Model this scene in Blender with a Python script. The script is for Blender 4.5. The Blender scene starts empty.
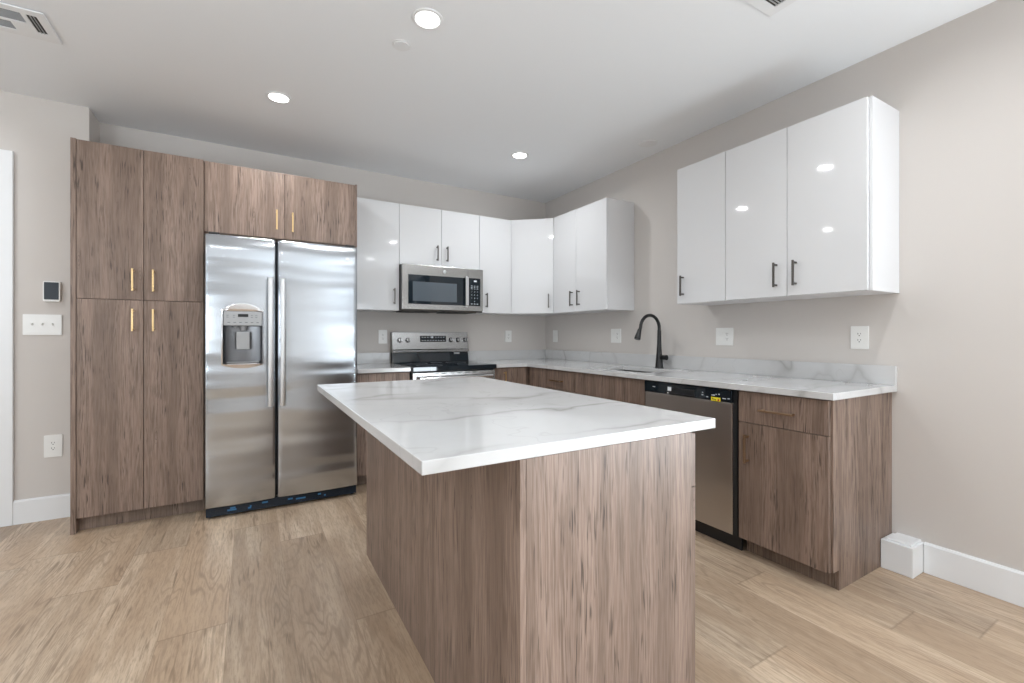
import bpy, bmesh, math, random
from mathutils import Vector, Matrix
S = bpy.context.scene
C = S.collection
random.seed(7)

# ---------------------------------------------------------------- camera
H = 2.674
cam_d = bpy.data.cameras.new('camera')
cam = bpy.data.objects.new('camera', cam_d); C.objects.link(cam)
cam.location = (-2.8859, -4.2213, 1.1703)
cam.rotation_euler = (math.pi/2, 0, -0.5316)
cam_d.sensor_width = 36; cam_d.lens = 450.3*36/1024
cam_d.shift_x = -2.86/1024; cam_d.shift_y = -5.78/1024
cam_d.clip_start = 0.05
S.camera = cam
# ---------------------------------------------------------------- world and light
W = bpy.data.worlds.new('daylight'); S.world = W; W.use_nodes = True
W.node_tree.nodes['Background'].inputs[0].default_value = (0.86, 0.93, 1.0, 1)
W.node_tree.nodes['Background'].inputs[1].default_value = 0.6
S.view_settings.view_transform = 'Standard'; S.view_settings.look = 'None'
S.view_settings.gamma = 1; S.view_settings.use_curve_mapping = False
S.view_settings.exposure = 0.24
S.cycles.max_bounces = 10; S.cycles.diffuse_bounces = 6; S.cycles.glossy_bounces = 5
S.cycles.sample_clamp_indirect = 6
S.cycles.use_denoising = True
def area(name, loc, rot, sx, sy, watts, col=(1, 1, 1)):
    d = bpy.data.lights.new(name, 'AREA'); d.shape = 'RECTANGLE'; d.size = sx; d.size_y = sy
    d.energy = watts; d.color = col
    o = bpy.data.objects.new(name, d); C.objects.link(o); o.location = loc; o.rotation_euler = rot
    return o
FY = -6.8      # front wall, with added windows, behind the camera
LX = -7.8      # far left wall
WIN_F = [(-7.5, -5.3, 0.85, 2.35), (-1.0, -0.2, 0.08, 2.42)]          # x0,x1,z0,z1; unseen openings, placed for their light
WIN_L = [(-5.6, -1.9, 0.5, 2.35)]            # y0,y1,z0,z1; unseen opening, added to light the left ceiling
WIN_R = [(-6.6, -4.6, 0.08, 2.42)]          # y0,y1,z0,z1; unseen opening, placed as the main light
DAY_F, DAY_L, DAY_R = 34.0, 6.0, 66.0       # watts per square metre of window
TILT = math.radians(45)                     # added lights turned upwards to brighten the ceiling
SKY = (0.84, 0.93, 1.0)
for (a, b, z0, z1) in WIN_F:  # area lights added outside the unseen openings to brighten the room
    area('window_daylight', ((a+b)/2, FY-0.45, (z0+z1)/2-.1), (math.pi/2+TILT, 0, 0), b-a, z1-z0, DAY_F*(0.35 if b > -2 else 1)*(b-a)*(z1-z0), SKY)
for (a, b, z0, z1) in WIN_L:  # added fill from the left, lifts the ceiling on that side
    area('window_daylight', (LX-0.45, (a+b)/2, (z0+z1)/2-.1), (math.pi/2+TILT, 0, -math.pi/2), b-a, z1-z0, DAY_L*(b-a)*(z1-z0), SKY)
for (a, b, z0, z1) in WIN_R:  # added main light, kept out of the refrigerator's reflection
    area('window_daylight', (0.55, (a+b)/2, (z0+z1)/2-.1), (math.pi/2+TILT, 0, math.pi/2), b-a, z1-z0, DAY_R*(b-a)*(z1-z0), SKY)
LAMP_W = 6.6
LAMPS = [(-2.16, -2.17), (-2.73, -1.02), (-0.95, -1.01), (-4.76, -0.99), (-0.92, -3.6), (-0.87, -5.4), (-3.4, -3.6), (-3.4, -5.6), (-5.3, -3.4), (-5.3, -5.6)]

# ---------------------------------------------------------------- node helpers
class NT:
    def __init__(s, name):
        s.m = bpy.data.materials.new(name); s.m.use_nodes = True
        s.t = s.m.node_tree; s.b = s.t.nodes['Principled BSDF']
    def n(s, typ, **kw):
        x = s.t.nodes.new(typ)
        for k, v in kw.items(): setattr(x, k, v)
        return x
    def l(s, a, b): s.t.links.new(a, b)
    def put(s, sock, v):
        if isinstance(v, bpy.types.NodeSocket): s.l(v, sock)
        else: sock.default_value = v
    def math(s, op, a, b=0.0, c=0.0):
        x = s.n('ShaderNodeMath', operation=op)
        s.put(x.inputs[0], a); s.put(x.inputs[1], b)
        if op in ('MULTIPLY_ADD', 'SMOOTHSTEP'): s.put(x.inputs[2], c)
        return x.outputs[0]
    def ramp(s, f, stops):
        x = s.n('ShaderNodeValToRGB'); s.l(f, x.inputs[0]); e = x.color_ramp.elements
        while len(e) < len(stops): e.new(0.5)
        for k, (p, c) in enumerate(stops):
            e[k].position = p; e[k].color = (c, c, c, 1) if isinstance(c, (int, float)) else (*c, 1)
        return x.outputs[0]
    def mix(s, f, a, b, mode='MIX'):
        x = s.n('ShaderNodeMix', data_type='RGBA', blend_type=mode)
        s.put(x.inputs[0], f)
        for i, v in ((6, a), (7, b)): s.put(x.inputs[i], v if isinstance(v, bpy.types.NodeSocket) else (*v, 1))
        return x.outputs[2]
    def noise(s, vec, scale=1.0, detail=2.0, rough=0.5, dist=0.0):
        x = s.n('ShaderNodeTexNoise'); s.l(vec, x.inputs['Vector'])
        x.inputs['Scale'].default_value = scale; x.inputs['Detail'].default_value = detail
        x.inputs['Roughness'].default_value = rough; x.inputs['Distortion'].default_value = dist
        return x.outputs[0]
    def comb(s, a, b, c):
        x = s.n('ShaderNodeCombineXYZ'); s.put(x.inputs[0], a); s.put(x.inputs[1], b); s.put(x.inputs[2], c)
        return x.outputs[0]
    def bump(s, h, strength, dist=0.002):
        x = s.n('ShaderNodeBump'); x.inputs['Strength'].default_value = strength; x.inputs['Distance'].default_value = dist
        s.l(h, x.inputs['Height']); s.l(x.outputs[0], s.b.inputs['Normal'])
    def setp(s, **kw):
        for k, v in kw.items():
            s.put(s.b.inputs[k.replace('_', ' ')], (*v, 1) if isinstance(v, tuple) else v)
        return s.m
def plain(name, col, rough=0.5, metal=0.0, **kw):
    t = NT(name); t.setp(Base_Color=col, Roughness=rough, Metallic=metal, **kw)
    o = t.n('ShaderNodeTexCoord').outputs['Object']
    f = t.noise(o, 60, 2)
    t.b.inputs['Base Color'].default_value = (*col, 1)
    t.put(t.b.inputs['Roughness'], t.math('MULTIPLY_ADD', f, 0.04, max(rough-0.02, 0)))
    return t.m
def paint(name, col, rough=0.6, bump=0.05):
    t = NT(name); o = t.n('ShaderNodeTexCoord').outputs['Object']
    t.setp(Base_Color=col, Roughness=rough); t.bump(t.noise(o, 220, 3), bump, 0.001)
    return t.m
def wood(name, base, dark, light, rough=0.42):
    t = NT(name)
    oc = t.n('ShaderNodeTexCoord').outputs['Object']
    rnd = t.n('ShaderNodeObjectInfo').outputs['Random']
    sp = t.n('ShaderNodeSeparateXYZ'); t.l(oc, sp.inputs[0])
    r1 = t.math('MULTIPLY', rnd, 37.0)
    # horizontal coordinate: x+y so that panels facing either way show grain
    h = t.math('ADD', t.math('ADD', sp.outputs[0], t.math('MULTIPLY', sp.outputs[1], 0.93)), r1)
    z = sp.outputs[2]
    warp = t.math('MULTIPLY', t.noise(t.comb(t.math('MULTIPLY', h, 5), r1, t.math('MULTIPLY', z, 1.2)), 1, 2), 0.05)
    hw = t.math('ADD', h, warp)
    bands = t.noise(t.comb(t.math('MULTIPLY', hw, 11), r1, t.math('MULTIPLY', z, 0.2)), 1, 1)
    fine = t.noise(t.comb(t.math('MULTIPLY', hw, 210), r1, t.math('MULTIPLY', z, 7)), 1, 3, 0.6)
    mid = t.noise(t.comb(t.math('MULTIPLY', hw, 60), r1, t.math('MULTIPLY', z, 2.6)), 1, 3, 0.6)
    crack = t.noise(t.comb(t.math('MULTIPLY', hw, 170), t.math('ADD', r1, 5.0), t.math('MULTIPLY', z, 8)), 1, 2, 0.5)
    cm = t.ramp(crack, [(0.56, 0.0), (0.64, 1.0)])
    cz = t.ramp(t.noise(t.comb(t.math('MULTIPLY', hw, 14), t.math('ADD', r1, 9.0), t.math('MULTIPLY', z, 2.4)), 1, 2), [(0.44, 0.10), (0.58, 1.0)])
    c = t.mix(t.ramp(mid, [(0.30, 0.0), (0.58, 1.0)]), dark, base)
    c = t.mix(t.math('MULTIPLY', t.ramp(fine, [(0.45, 0.0), (0.58, 1.0)]), 0.5), c, light)
    c = t.mix(t.math('MULTIPLY', t.ramp(bands, [(0.40, 1.0), (0.56, 0.0)]), 0.5), c, dark)
    c = t.mix(t.math('MULTIPLY', t.math('MULTIPLY', cm, cz), 0.8), c, tuple(v*0.30 for v in dark))
    kv = t.n('ShaderNodeTexVoronoi'); t.l(t.comb(t.math('MULTIPLY', hw, 9), r1, t.math('MULTIPLY', z, 2.3)), kv.inputs['Vector']); kv.inputs['Scale'].default_value = 1
    kd = kv.outputs['Distance']
    kr = t.math('MULTIPLY', t.ramp(t.math('SINE', t.math('MULTIPLY', kd, 120.0)), [(0.55, 0.0), (1.0, 1.0)]), t.ramp(kd, [(0.07, 1.0), (0.15, 0.0)]))
    c = t.mix(t.math('MULTIPLY', kr, 0.5), c, tuple(v*0.35 for v in dark))
    t.l(c, t.b.inputs['Base Color'])
    t.setp(Roughness=rough); t.b.inputs['Specular IOR Level'].default_value = 0.4
    t.bump(fine, 0.12, 0.001)
    return t.m
def steel(name, col=(0.62, 0.62, 0.625), rough=0.24, vertical=True, wave=0.0):
    t = NT(name)
    oc = t.n('ShaderNodeTexCoord').outputs['Object']
    sp = t.n('ShaderNodeSeparateXYZ'); t.l(oc, sp.inputs[0])
    h = t.math('ADD', sp.outputs[0], sp.outputs[1])
    v = t.comb(t.math('MULTIPLY', h, 2.5), 0.0, t.math('MULTIPLY', sp.outputs[2], 700))
    br = t.noise(v, 1, 3, 0.6)
    t.setp(Base_Color=col, Metallic=1.0)
    t.l(t.math('MULTIPLY_ADD', br, 0.05, rough-0.025), t.b.inputs['Roughness'])
    t.b.inputs['Anisotropic'].default_value = 0.85
    tg = t.n('ShaderNodeTangent', direction_type='RADIAL', axis='Z'); t.l(tg.outputs[0], t.b.inputs['Tangent'])
    if wave:
        wv = t.noise(t.comb(t.math('MULTIPLY', h, 0.8), 0.0, t.math('MULTIPLY', sp.outputs[2], 5.5)), 1, 1)
        bn = t.n('ShaderNodeBump'); bn.inputs['Strength'].default_value = wave; bn.inputs['Distance'].default_value = 0.02
        t.l(wv, bn.inputs['Height']); t.l(bn.outputs[0], t.b.inputs['Normal'])
    return t.m
def quartz(name):
    t = NT(name)
    oc = t.n('ShaderNodeTexCoord').outputs['Object']
    warp = t.n('ShaderNodeTexNoise'); t.l(oc, warp.inputs['Vector']); warp.inputs['Scale'].default_value = 1.6; warp.inputs['Detail'].default_value = 4
    vm = t.n('ShaderNodeVectorMath', operation='MULTIPLY_ADD'); t.l(warp.outputs['Color'], vm.inputs[0])
    vm.inputs[1].default_value = (0.55, 0.55, 0.55); t.l(oc, vm.inputs[2])
    mp = t.n('ShaderNodeMapping'); t.l(vm.outputs[0], mp.inputs[0])
    mp.inputs['Rotation'].default_value = (0.25, 0.15, 0.62); mp.inputs['Scale'].default_value = (0.75, 2.3, 1.3)
    n1 = t.noise(mp.outputs[0], 0.9, 2, 0.5)
    d = t.math('ABSOLUTE', t.math('SUBTRACT', n1, 0.53))
    vein = t.ramp(d, [(0.0, 1.0), (0.006, 0.55), (0.022, 0.12), (0.05, 0.0)])
    msk = t.ramp(t.noise(oc, 1.3, 2), [(0.38, 0.0), (0.62, 1.0)])
    n2 = t.noise(vm.outputs[0], 2.2, 3, 0.6)
    d2 = t.math('ABSOLUTE', t.math('SUBTRACT', n2, 0.5))
    v2 = t.math('MULTIPLY', t.ramp(d2, [(0.0, 1.0), (0.008, 0.0)]), 0.22)
    cloud = t.math('MULTIPLY', t.ramp(t.noise(oc, 2.0, 4, 0.6), [(0.45, 0.0), (0.75, 1.0)]), 0.22)
    f = t.math('MAXIMUM', t.math('MULTIPLY', vein, msk), v2)
    f = t.math('MINIMUM', t.math('ADD', t.math('MULTIPLY', f, 0.85), cloud), 1.0)
    c = t.mix(f, (0.60, 0.60, 0.60), (0.34, 0.33, 0.32))
    t.l(c, t.b.inputs['Base Color']); t.setp(Roughness=0.10)
    return t.m
def floor_mat():
    t = NT('oak_plank_floor')
    oc = t.n('ShaderNodeTexCoord').outputs['Object']
    sp = t.n('ShaderNodeSeparateXYZ'); t.l(oc, sp.inputs[0])
    x, y = sp.outputs[0], sp.outputs[1]
    u = t.math('DIVIDE', t.math('ADD', x, 20.065), 0.228)
    row = t.math('FLOOR', u)
    wn = t.n('ShaderNodeTexWhiteNoise', noise_dimensions='1D'); t.l(row, wn.inputs['W'])
    v = t.math('DIVIDE', t.math('ADD', y, t.math('MULTIPLY', wn.outputs[0], 7.0)), 1.52)
    col = t.math('FLOOR', v)
    w2 = t.n('ShaderNodeTexWhiteNoise', noise_dimensions='2D'); t.l(t.comb(row, col, 0.0), w2.inputs['Vector'])
    pid = w2.outputs[0]
    off = t.math('MULTIPLY', pid, 61.0)
    fu = t.math('FRACT', u); fv = t.math('FRACT', v)
    eu = t.math('MINIMUM', fu, t.math('SUBTRACT', 1.0, fu)); ev = t.math('MINIMUM', fv, t.math('SUBTRACT', 1.0, fv))
    su = t.ramp(eu, [(0.0, 1.0), (0.007, 0.0)]); sv = t.ramp(ev, [(0.0, 1.0), (0.0016, 0.0)])
    seam = t.math('MAXIMUM', su, sv)
    # cathedral contours of a slow noise
    slow = t.noise(t.comb(t.math('MULTIPLY', x, 5.0), t.math('MULTIPLY', y, 0.75), off), 1, 2, 0.45, 0.3)
    rings = t.math('SINE', t.math('MULTIPLY', slow, 210.0))
    ringm = t.ramp(rings, [(0.30, 0.0), (1.0, 1.0)])
    zone = t.ramp(t.noise(t.comb(t.math('MULTIPLY', x, 6.0), t.math('MULTIPLY', y, 1.3), t.math('ADD', off, 3.0)), 1, 2), [(0.47, 0.0), (0.62, 1.0)])
    fine = t.noise(t.comb(t.math('MULTIPLY', x, 150), t.math('MULTIPLY', y, 14), off), 1, 4, 0.7)
    mid = t.noise(t.comb(t.math('MULTIPLY', x, 30), t.math('MULTIPLY', y, 2.0), off), 1, 3, 0.6)
    band = t.noise(t.comb(t.math('MULTIPLY', x, 6), t.math('MULTIPLY', y, 0.8), t.math('ADD', off, 7.0)), 1, 2)
    c = t.mix(t.ramp(mid, [(0.36, 0.0), (0.64, 1.0)]), (0.44, 0.332, 0.235), (0.58, 0.462, 0.343))
    c = t.mix(t.math('MULTIPLY', t.ramp(band, [(0.40, 0.0), (0.58, 1.0)]), 0.75), c, (0.385, 0.275, 0.185))
    c = t.mix(t.math('MULTIPLY', t.math('MULTIPLY', ringm, zone), 0.5), c, (0.22, 0.155, 0.105))
    c = t.mix(t.math('MULTIPLY', t.ramp(fine, [(0.47, 0.0), (0.60, 1.0)]), 0.42), c, (0.25, 0.175, 0.12))
    pore = t.noise(t.comb(t.math('MULTIPLY', x, 90), t.math('MULTIPLY', y, 5), t.math('ADD', off, 11.0)), 1, 2, 0.5)
    pz = t.ramp(t.noise(t.comb(t.math('MULTIPLY', x, 8.0), t.math('MULTIPLY', y, 1.6), t.math('ADD', off, 13.0)), 1, 2), [(0.50, 0.0), (0.62, 1.0)])
    c = t.mix(t.math('MULTIPLY', t.math('MULTIPLY', t.ramp(pore, [(0.55, 0.0), (0.64, 1.0)]), pz), 0.6), c, (0.17, 0.115, 0.075))
    kn = t.n('ShaderNodeTexVoronoi'); t.l(t.comb(t.math('MULTIPLY', x, 3.1), t.math('MULTIPLY', y, 1.15), off), kn.inputs['Vector']); kn.inputs['Scale'].default_value = 1
    kd = t.ramp(kn.outputs['Distance'], [(0.025, 1.0), (0.07, 0.0)])
    c = t.mix(t.math('MULTIPLY', kd, 0.55), c, (0.10, 0.06, 0.04))
    tone = t.math('MULTIPLY_ADD', pid, 0.26, 0.88)
    tn = t.n('ShaderNodeVectorMath', operation='SCALE'); t.l(c, tn.inputs[0]); t.l(tone, tn.inputs['Scale'])
    c = t.mix(t.math('MULTIPLY', seam, 0.38), tn.outputs[0], (0.12, 0.08, 0.05))
    t.l(c, t.b.inputs['Base Color'])
    t.setp(Roughness=0.36); t.b.inputs['Specular IOR Level'].default_value = 0.45
    t.bump(t.math('SUBTRACT', fine, t.math('MULTIPLY', seam, 1.5)), 0.12, 0.001)
    return t.m
def emis(name, col, st):
    t = NT(name); t.setp(Base_Color=col, Roughness=0.5)
    t.b.inputs['Emission Color'].default_value = (*col, 1); t.b.inputs['Emission Strength'].default_value = st
    return t.m
def pane_mat():
    t = NT('window_glass'); t.t.nodes.remove(t.b)
    tr = t.n('ShaderNodeBsdfTransparent'); gl = t.n('ShaderNodeBsdfGlossy'); gl.inputs['Roughness'].default_value = 0.02
    fr = t.n('ShaderNodeFresnel'); fr.inputs[0].default_value = 1.3
    mx = t.n('ShaderNodeMixShader'); t.l(fr.outputs[0], mx.inputs[0]); t.l(tr.outputs[0], mx.inputs[1]); t.l(gl.outputs[0], mx.inputs[2])
    t.l(mx.outputs[0], t.t.nodes['Material Output'].inputs[0]); return t.m

M = dict(
    wall=paint('greige_wall_paint', (0.60, 0.565, 0.535), 0.65),
    ceil=paint('white_ceiling_paint', (0.83, 0.85, 0.87), 0.75),
    trim=paint('white_trim_paint', (0.78, 0.79, 0.80), 0.35, 0.02),
    floor=floor_mat(),
    wood=wood('taupe_wood_laminate', (0.25, 0.176, 0.138), (0.135, 0.092, 0.069), (0.36, 0.268, 0.22)),
    toe=wood('toe_kick_laminate', (0.22, 0.16, 0.125), (0.135, 0.096, 0.074), (0.30, 0.23, 0.185)),
    gloss=plain('white_gloss_lacquer', (0.68, 0.685, 0.695), 0.045),
    whitebox=plain('white_melamine', (0.68, 0.68, 0.69), 0.3),
    brass=plain('satin_brass', (0.80, 0.58, 0.30), 0.28, 1.0),
    bronze=plain('aged_bronze', (0.50, 0.35, 0.23), 0.32, 1.0),
    pewter=plain('dark_pewter', (0.13, 0.12, 0.11), 0.3, 1.0),
    steel=steel('brushed_stainless', (0.36, 0.355, 0.35)),
    fsteel=steel('fridge_stainless', (0.50, 0.53, 0.565), 0.21, True, 0.6),
    satin=plain('satin_steel', (0.70, 0.71, 0.72), 0.48, 1.0),
    dsteel=steel('dishwasher_stainless', (0.52, 0.49, 0.465), 0.30),
    msteel=steel('microwave_stainless', (0.37, 0.36, 0.345), 0.26),
    chrome=plain('polished_steel', (0.72, 0.72, 0.73), 0.15, 1.0),
    grey=plain('grey_plastic', (0.30, 0.31, 0.32), 0.35),
    lgrey=plain('light_grey_plastic', (0.40, 0.41, 0.42), 0.35),
    black=plain('black_plastic', (0.012, 0.013, 0.015), 0.35),
    navy=plain('black_blue_film', (0.010, 0.020, 0.035), 0.18),
    filmblue=plain('blue_protective_film', (0.03, 0.16, 0.36), 0.25),
    glass=plain('black_glass', (0.008, 0.014, 0.020), 0.04),
    mesh=plain('microwave_window_screen', (0.09, 0.11, 0.13), 0.10),
    gasket=plain('dark_gasket', (0.02, 0.02, 0.022), 0.6),
    quartz=quartz('white_veined_quartz'),
    matte=plain('matte_black_metal', (0.006, 0.006, 0.007), 0.30),
    plate=plain('white_plastic', (0.80, 0.80, 0.78), 0.3),
    slot=plain('dark_slot', (0.05, 0.045, 0.04), 0.6),
    ink=plain('pale_print', (0.62, 0.66, 0.70), 0.5),
    dink=plain('grey_print', (0.14, 0.15, 0.16), 0.5),
    yellow=plain('yellow_sticker', (0.85, 0.72, 0.03), 0.5),
    red=plain('red_print', (0.5, 0.05, 0.03), 0.5),
    sticker=plain('white_sticker', (0.85, 0.87, 0.9), 0.4),
    screen=plain('dark_screen', (0.010, 0.018, 0.028), 0.45),
    lens=emis('lamp_lens', (1.0, 0.98, 0.95), 9.0),
    pane=pane_mat(),
)

# ---------------------------------------------------------------- mesh helpers
class B:
    """collects shapes in one bmesh"""
    def __init__(s): s.m = bmesh.new()
    def box(s, x0, x1, y0, y1, z0, z1, bev=0.0, seg=2):
        x0, x1 = sorted((x0, x1)); y0, y1 = sorted((y0, y1)); z0, z1 = sorted((z0, z1))
        t = bmesh.new()
        r = bmesh.ops.create_cube(t, size=1)
        for v in t.verts: v.co = Vector(((x0+x1)/2+v.co.x*(x1-x0), (y0+y1)/2+v.co.y*(y1-y0), (z0+z1)/2+v.co.z*(z1-z0)))
        if bev:
            bmesh.ops.bevel(t, geom=t.edges[:], offset=min(bev, 0.45*min(x1-x0, y1-y0, z1-z0)), segments=seg, affect='EDGES', profile=0.5)
        s.add(t); return s
    def add(s, t, mat=None):
        if mat is not None: bmesh.ops.transform(t, matrix=mat, verts=t.verts)
        me = bpy.data.meshes.new('tmp'); t.to_mesh(me); s.m.from_mesh(me); bpy.data.meshes.remove(me); t.free()
    def cyl(s, p0, p1, r0, r1=None, n=24, bev=0.0):
        p0, p1 = Vector(p0), Vector(p1); r1 = r0 if r1 is None else r1
        t = bmesh.new()
        bmesh.ops.create_cone(t, cap_ends=True, segments=n, radius1=r0, radius2=r1, depth=(p1-p0).length)
        if bev: bmesh.ops.bevel(t, geom=[e for e in t.edges if len([f for f in e.link_faces if len(f.verts) > 4]) == 1], offset=bev, segments=2, affect='EDGES')
        q = (p1-p0).normalized().to_track_quat('Z', 'Y').to_matrix().to_4x4()
        s.add(t, Matrix.Translation((p0+p1)/2) @ q); return s
    def lathe(s, prof, c=(0, 0, 0), n=40, axis='Z'):
        t = bmesh.new(); rings = []
        for (r, z) in prof:
            rings.append([t.verts.new((r*math.cos(2*math.pi*k/n), r*math.sin(2*math.pi*k/n), z)) for k in range(n)] if r > 1e-6 else [t.verts.new((0, 0, z))])
        for a, b in zip(rings, rings[1:]):
            for k in range(n):
                k2 = (k+1) % n
                if len(a) == 1 and len(b) == 1: continue
                if len(a) == 1: t.faces.new((a[0], b[k], b[k2]))
                elif len(b) == 1: t.faces.new((a[k], a[k2], b[0]))
                else: t.faces.new((a[k], a[k2], b[k2], b[k]))
        bmesh.ops.recalc_face_normals(t, faces=t.faces)
        m = Matrix.Translation(c)
        if axis == '-Y': m = m @ Matrix.Rotation(math.pi/2, 4, 'X')
        s.add(t, m); return s
    def tube(s, pts, rad, n=20, flat=None):
        pts = [Vector(p) for p in pts]; t = bmesh.new(); rings = []
        rad = rad if isinstance(rad, (list, tuple)) else [rad]*len(pts)
        up = None
        for i, p in enumerate(pts):
            d = (pts[min(i+1, len(pts)-1)]-pts[max(i-1, 0)]).normalized()
            if up is None: up = Vector((0, 1, 0)) if abs(d.y) < 0.9 else Vector((1, 0, 0))
            a = d.cross(up).normalized(); b = a.cross(d).normalized(); up = b
            rings.append([t.verts.new(p+rad[i]*(a*math.cos(2*math.pi*k/n)+b*math.sin(2*math.pi*k/n))) for k in range(n)])
        for A, Bq in zip(rings, rings[1:]):
            for k in range(n): t.faces.new((A[k], A[(k+1) % n], Bq[(k+1) % n], Bq[k]))
        t.faces.new(rings[0]); t.faces.new(rings[-1][::-1])
        bmesh.ops.recalc_face_normals(t, faces=t.faces); s.add(t); return s
    def prism(s, pts, z0, z1):
        t = bmesh.new(); a = [t.verts.new((x, y, z0)) for x, y in pts]; b = [t.verts.new((x, y, z1)) for x, y in pts]
        t.faces.new(a[::-1]); t.faces.new(b)
        for k in range(len(pts)): t.faces.new((a[k], a[(k+1) % len(pts)], b[(k+1) % len(pts)], b[k]))
        bmesh.ops.recalc_face_normals(t, faces=t.faces); s.add(t); return s
    def xprism(s, pts, x0, x1):
        """outline in (y,z) swept along x"""
        t = bmesh.new(); a = [t.verts.new((x0, y, z)) for y, z in pts]; b = [t.verts.new((x1, y, z)) for y, z in pts]
        t.faces.new(a[::-1]); t.faces.new(b)
        for k in range(len(pts)): t.faces.new((a[k], a[(k+1) % len(pts)], b[(k+1) % len(pts)], b[k]))
        bmesh.ops.recalc_face_normals(t, faces=t.faces); s.add(t); return s
    def grid(s, xs, ys, inc, z0, z1):
        """slab over cells of a grid, solid, without inner faces"""
        t = bmesh.new(); V = {}
        def g(i, j, z):
            if (i, j, z) not in V: V[(i, j, z)] = t.verts.new((xs[i], ys[j], z))
            return V[(i, j, z)]
        ok = lambda i, j: 0 <= i < len(xs)-1 and 0 <= j < len(ys)-1 and inc(i, j)
        for i in range(len(xs)-1):
            for j in range(len(ys)-1):
                if not ok(i, j): continue
                t.faces.new((g(i, j, z1), g(i+1, j, z1), g(i+1, j+1, z1), g(i, j+1, z1)))
                t.faces.new((g(i, j, z0), g(i, j+1, z0), g(i+1, j+1, z0), g(i+1, j, z0)))
                for (di, dj, a, b) in ((-1, 0, (0, 0), (0, 1)), (1, 0, (1, 0), (1, 1)), (0, -1, (0, 0), (1, 0)), (0, 1, (0, 1), (1, 1))):
                    if not ok(i+di, j+dj):
                        p, q = (i+a[0], j+a[1]), (i+b[0], j+b[1])
                        t.faces.new((g(*p, z0), g(*q, z0), g(*q, z1), g(*p, z1)))
        bmesh.ops.recalc_face_normals(t, faces=t.faces); s.add(t); return s
    def rrect(s, x0, x1, z0, z1, y0, y1, r, n=6):
        """rounded rectangle in xz, thickness y0..y1"""
        pts = []
        for (cx, cz, a0) in ((x1-r, z1-r, 0), (x0+r, z1-r, 90), (x0+r, z0+r, 180), (x1-r, z0+r, 270)):
            for k in range(n+1):
                a = math.radians(a0+90*k/n); pts.append((cx+r*math.cos(a), cz+r*math.sin(a)))
        t = bmesh.new(); A = [t.verts.new((x, y0, z)) for x, z in pts]; D = [t.verts.new((x, y1, z)) for x, z in pts]
        t.faces.new(A); t.faces.new(D[::-1])
        for k in range(len(pts)): t.faces.new((A[k], D[k], D[(k+1) % len(pts)], A[(k+1) % len(pts)]))
        bmesh.ops.recalc_face_normals(t, faces=t.faces); s.add(t); return s
def obj(name, b, mat, parent=None, smooth=False, bevel=0.0, loc=None):
    """links the collected shapes as one mesh object; geometry is given in the parent's frame"""
    me = bpy.data.meshes.new(name)
    if loc is not None: bmesh.ops.translate(b.m, vec=-Vector(loc), verts=b.m.verts)
    b.m.to_mesh(me); b.m.free(); me.materials.append(M[mat] if isinstance(mat, str) else mat)
    o = bpy.data.objects.new(name, me); C.objects.link(o)
    if loc is not None: o.location = loc
    if parent: o.parent = parent
    if smooth:
        for p in me.polygons: p.use_smooth = True
        me.set_sharp_from_angle(angle=math.radians(40))
    if bevel:
        m = o.modifiers.new('soft_edges', 'BEVEL'); m.width = bevel; m.segments = 2; m.limit_method = 'ANGLE'
    return o
def struct(name, b, mat, parent=None, **kw):
    o = obj(name, b, mat, parent, **kw)
    if not parent: o['kind'] = 'structure'
    return o
def thing(name, label, cat, loc=(0, 0, 0), rz=0, group=None):
    o = bpy.data.objects.new(name, None); o.empty_display_size = 0.1; C.objects.link(o)
    o.location = loc; o.rotation_euler = (0, 0, rz); o['label'] = label; o['category'] = cat
    if group: o['group'] = group
    return o
def text(name, s, size, loc, mat, parent, rot=(math.pi/2, 0, 0), depth=0.0004):
    cu = bpy.data.curves.new('tmp_text', 'FONT'); cu.body = s; cu.size = size; cu.extrude = depth; cu.resolution_u = 2
    cu.align_x = 'CENTER'; cu.align_y = 'CENTER'
    o = bpy.data.objects.new('tmp_text', cu); C.objects.link(o)
    bpy.context.view_layer.update()
    me = bpy.data.meshes.new_from_object(o.evaluated_get(bpy.context.evaluated_depsgraph_get()))
    bpy.data.objects.remove(o); bpy.data.curves.remove(cu)
    me.materials.clear(); me.materials.append(M[mat])
    r = bpy.data.objects.new(name, me); C.objects.link(r); r.location = loc; r.rotation_euler = rot; r.parent = parent
    return r
HPI = math.pi/2

# ================================================================ room shell
struct('floor', B().box(LX-.1, .1, FY-.1, .1, -.1, 0), 'floor')
struct('ceiling', B().box(LX-.1, .1, FY-.1, .1, H, H+.1), 'ceil')

JX, JY = -3.80, -0.24
struct('wall_back', B().box(JX, 0, 0, .1, 0, H), 'wall')
# wall beside the pantry, standing forward of the back wall, with the door opening
DX0, DX1, DZ = -5.16, -4.26, 2.21
b = B(); b.box(LX, DX0, JY, .1, 0, H); b.box(DX1, JX, JY, .1, 0, H); b.box(DX0, DX1, JY, .1, DZ, H)
struct('wall_back_left', b, 'wall')
def wall_open(lo, hi, wins, horiz, p0, p1):
    b = B(); cur = lo
    for (a, c, z0, z1) in wins:
        for q in ((cur, a, 0, H), (a, c, 0, z0), (a, c, z1, H)):
            if horiz: b.box(q[0], q[1], p0, p1, q[2], q[3])
            else: b.box(p0, p1, q[0], q[1], q[2], q[3])
        cur = c
    if horiz: b.box(cur, hi, p0, p1, 0, H)
    else: b.box(p0, p1, cur, hi, 0, H)
    return b
struct('wall_front', wall_open(LX, 0, WIN_F, True, FY-.1, FY), 'wall')
struct('wall_right', wall_open(FY-.1, .1, WIN_R, False, 0, .1), 'wall')
struct('wall_left', wall_open(FY, .1, WIN_L, False, LX-.1, LX), 'wall')
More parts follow.
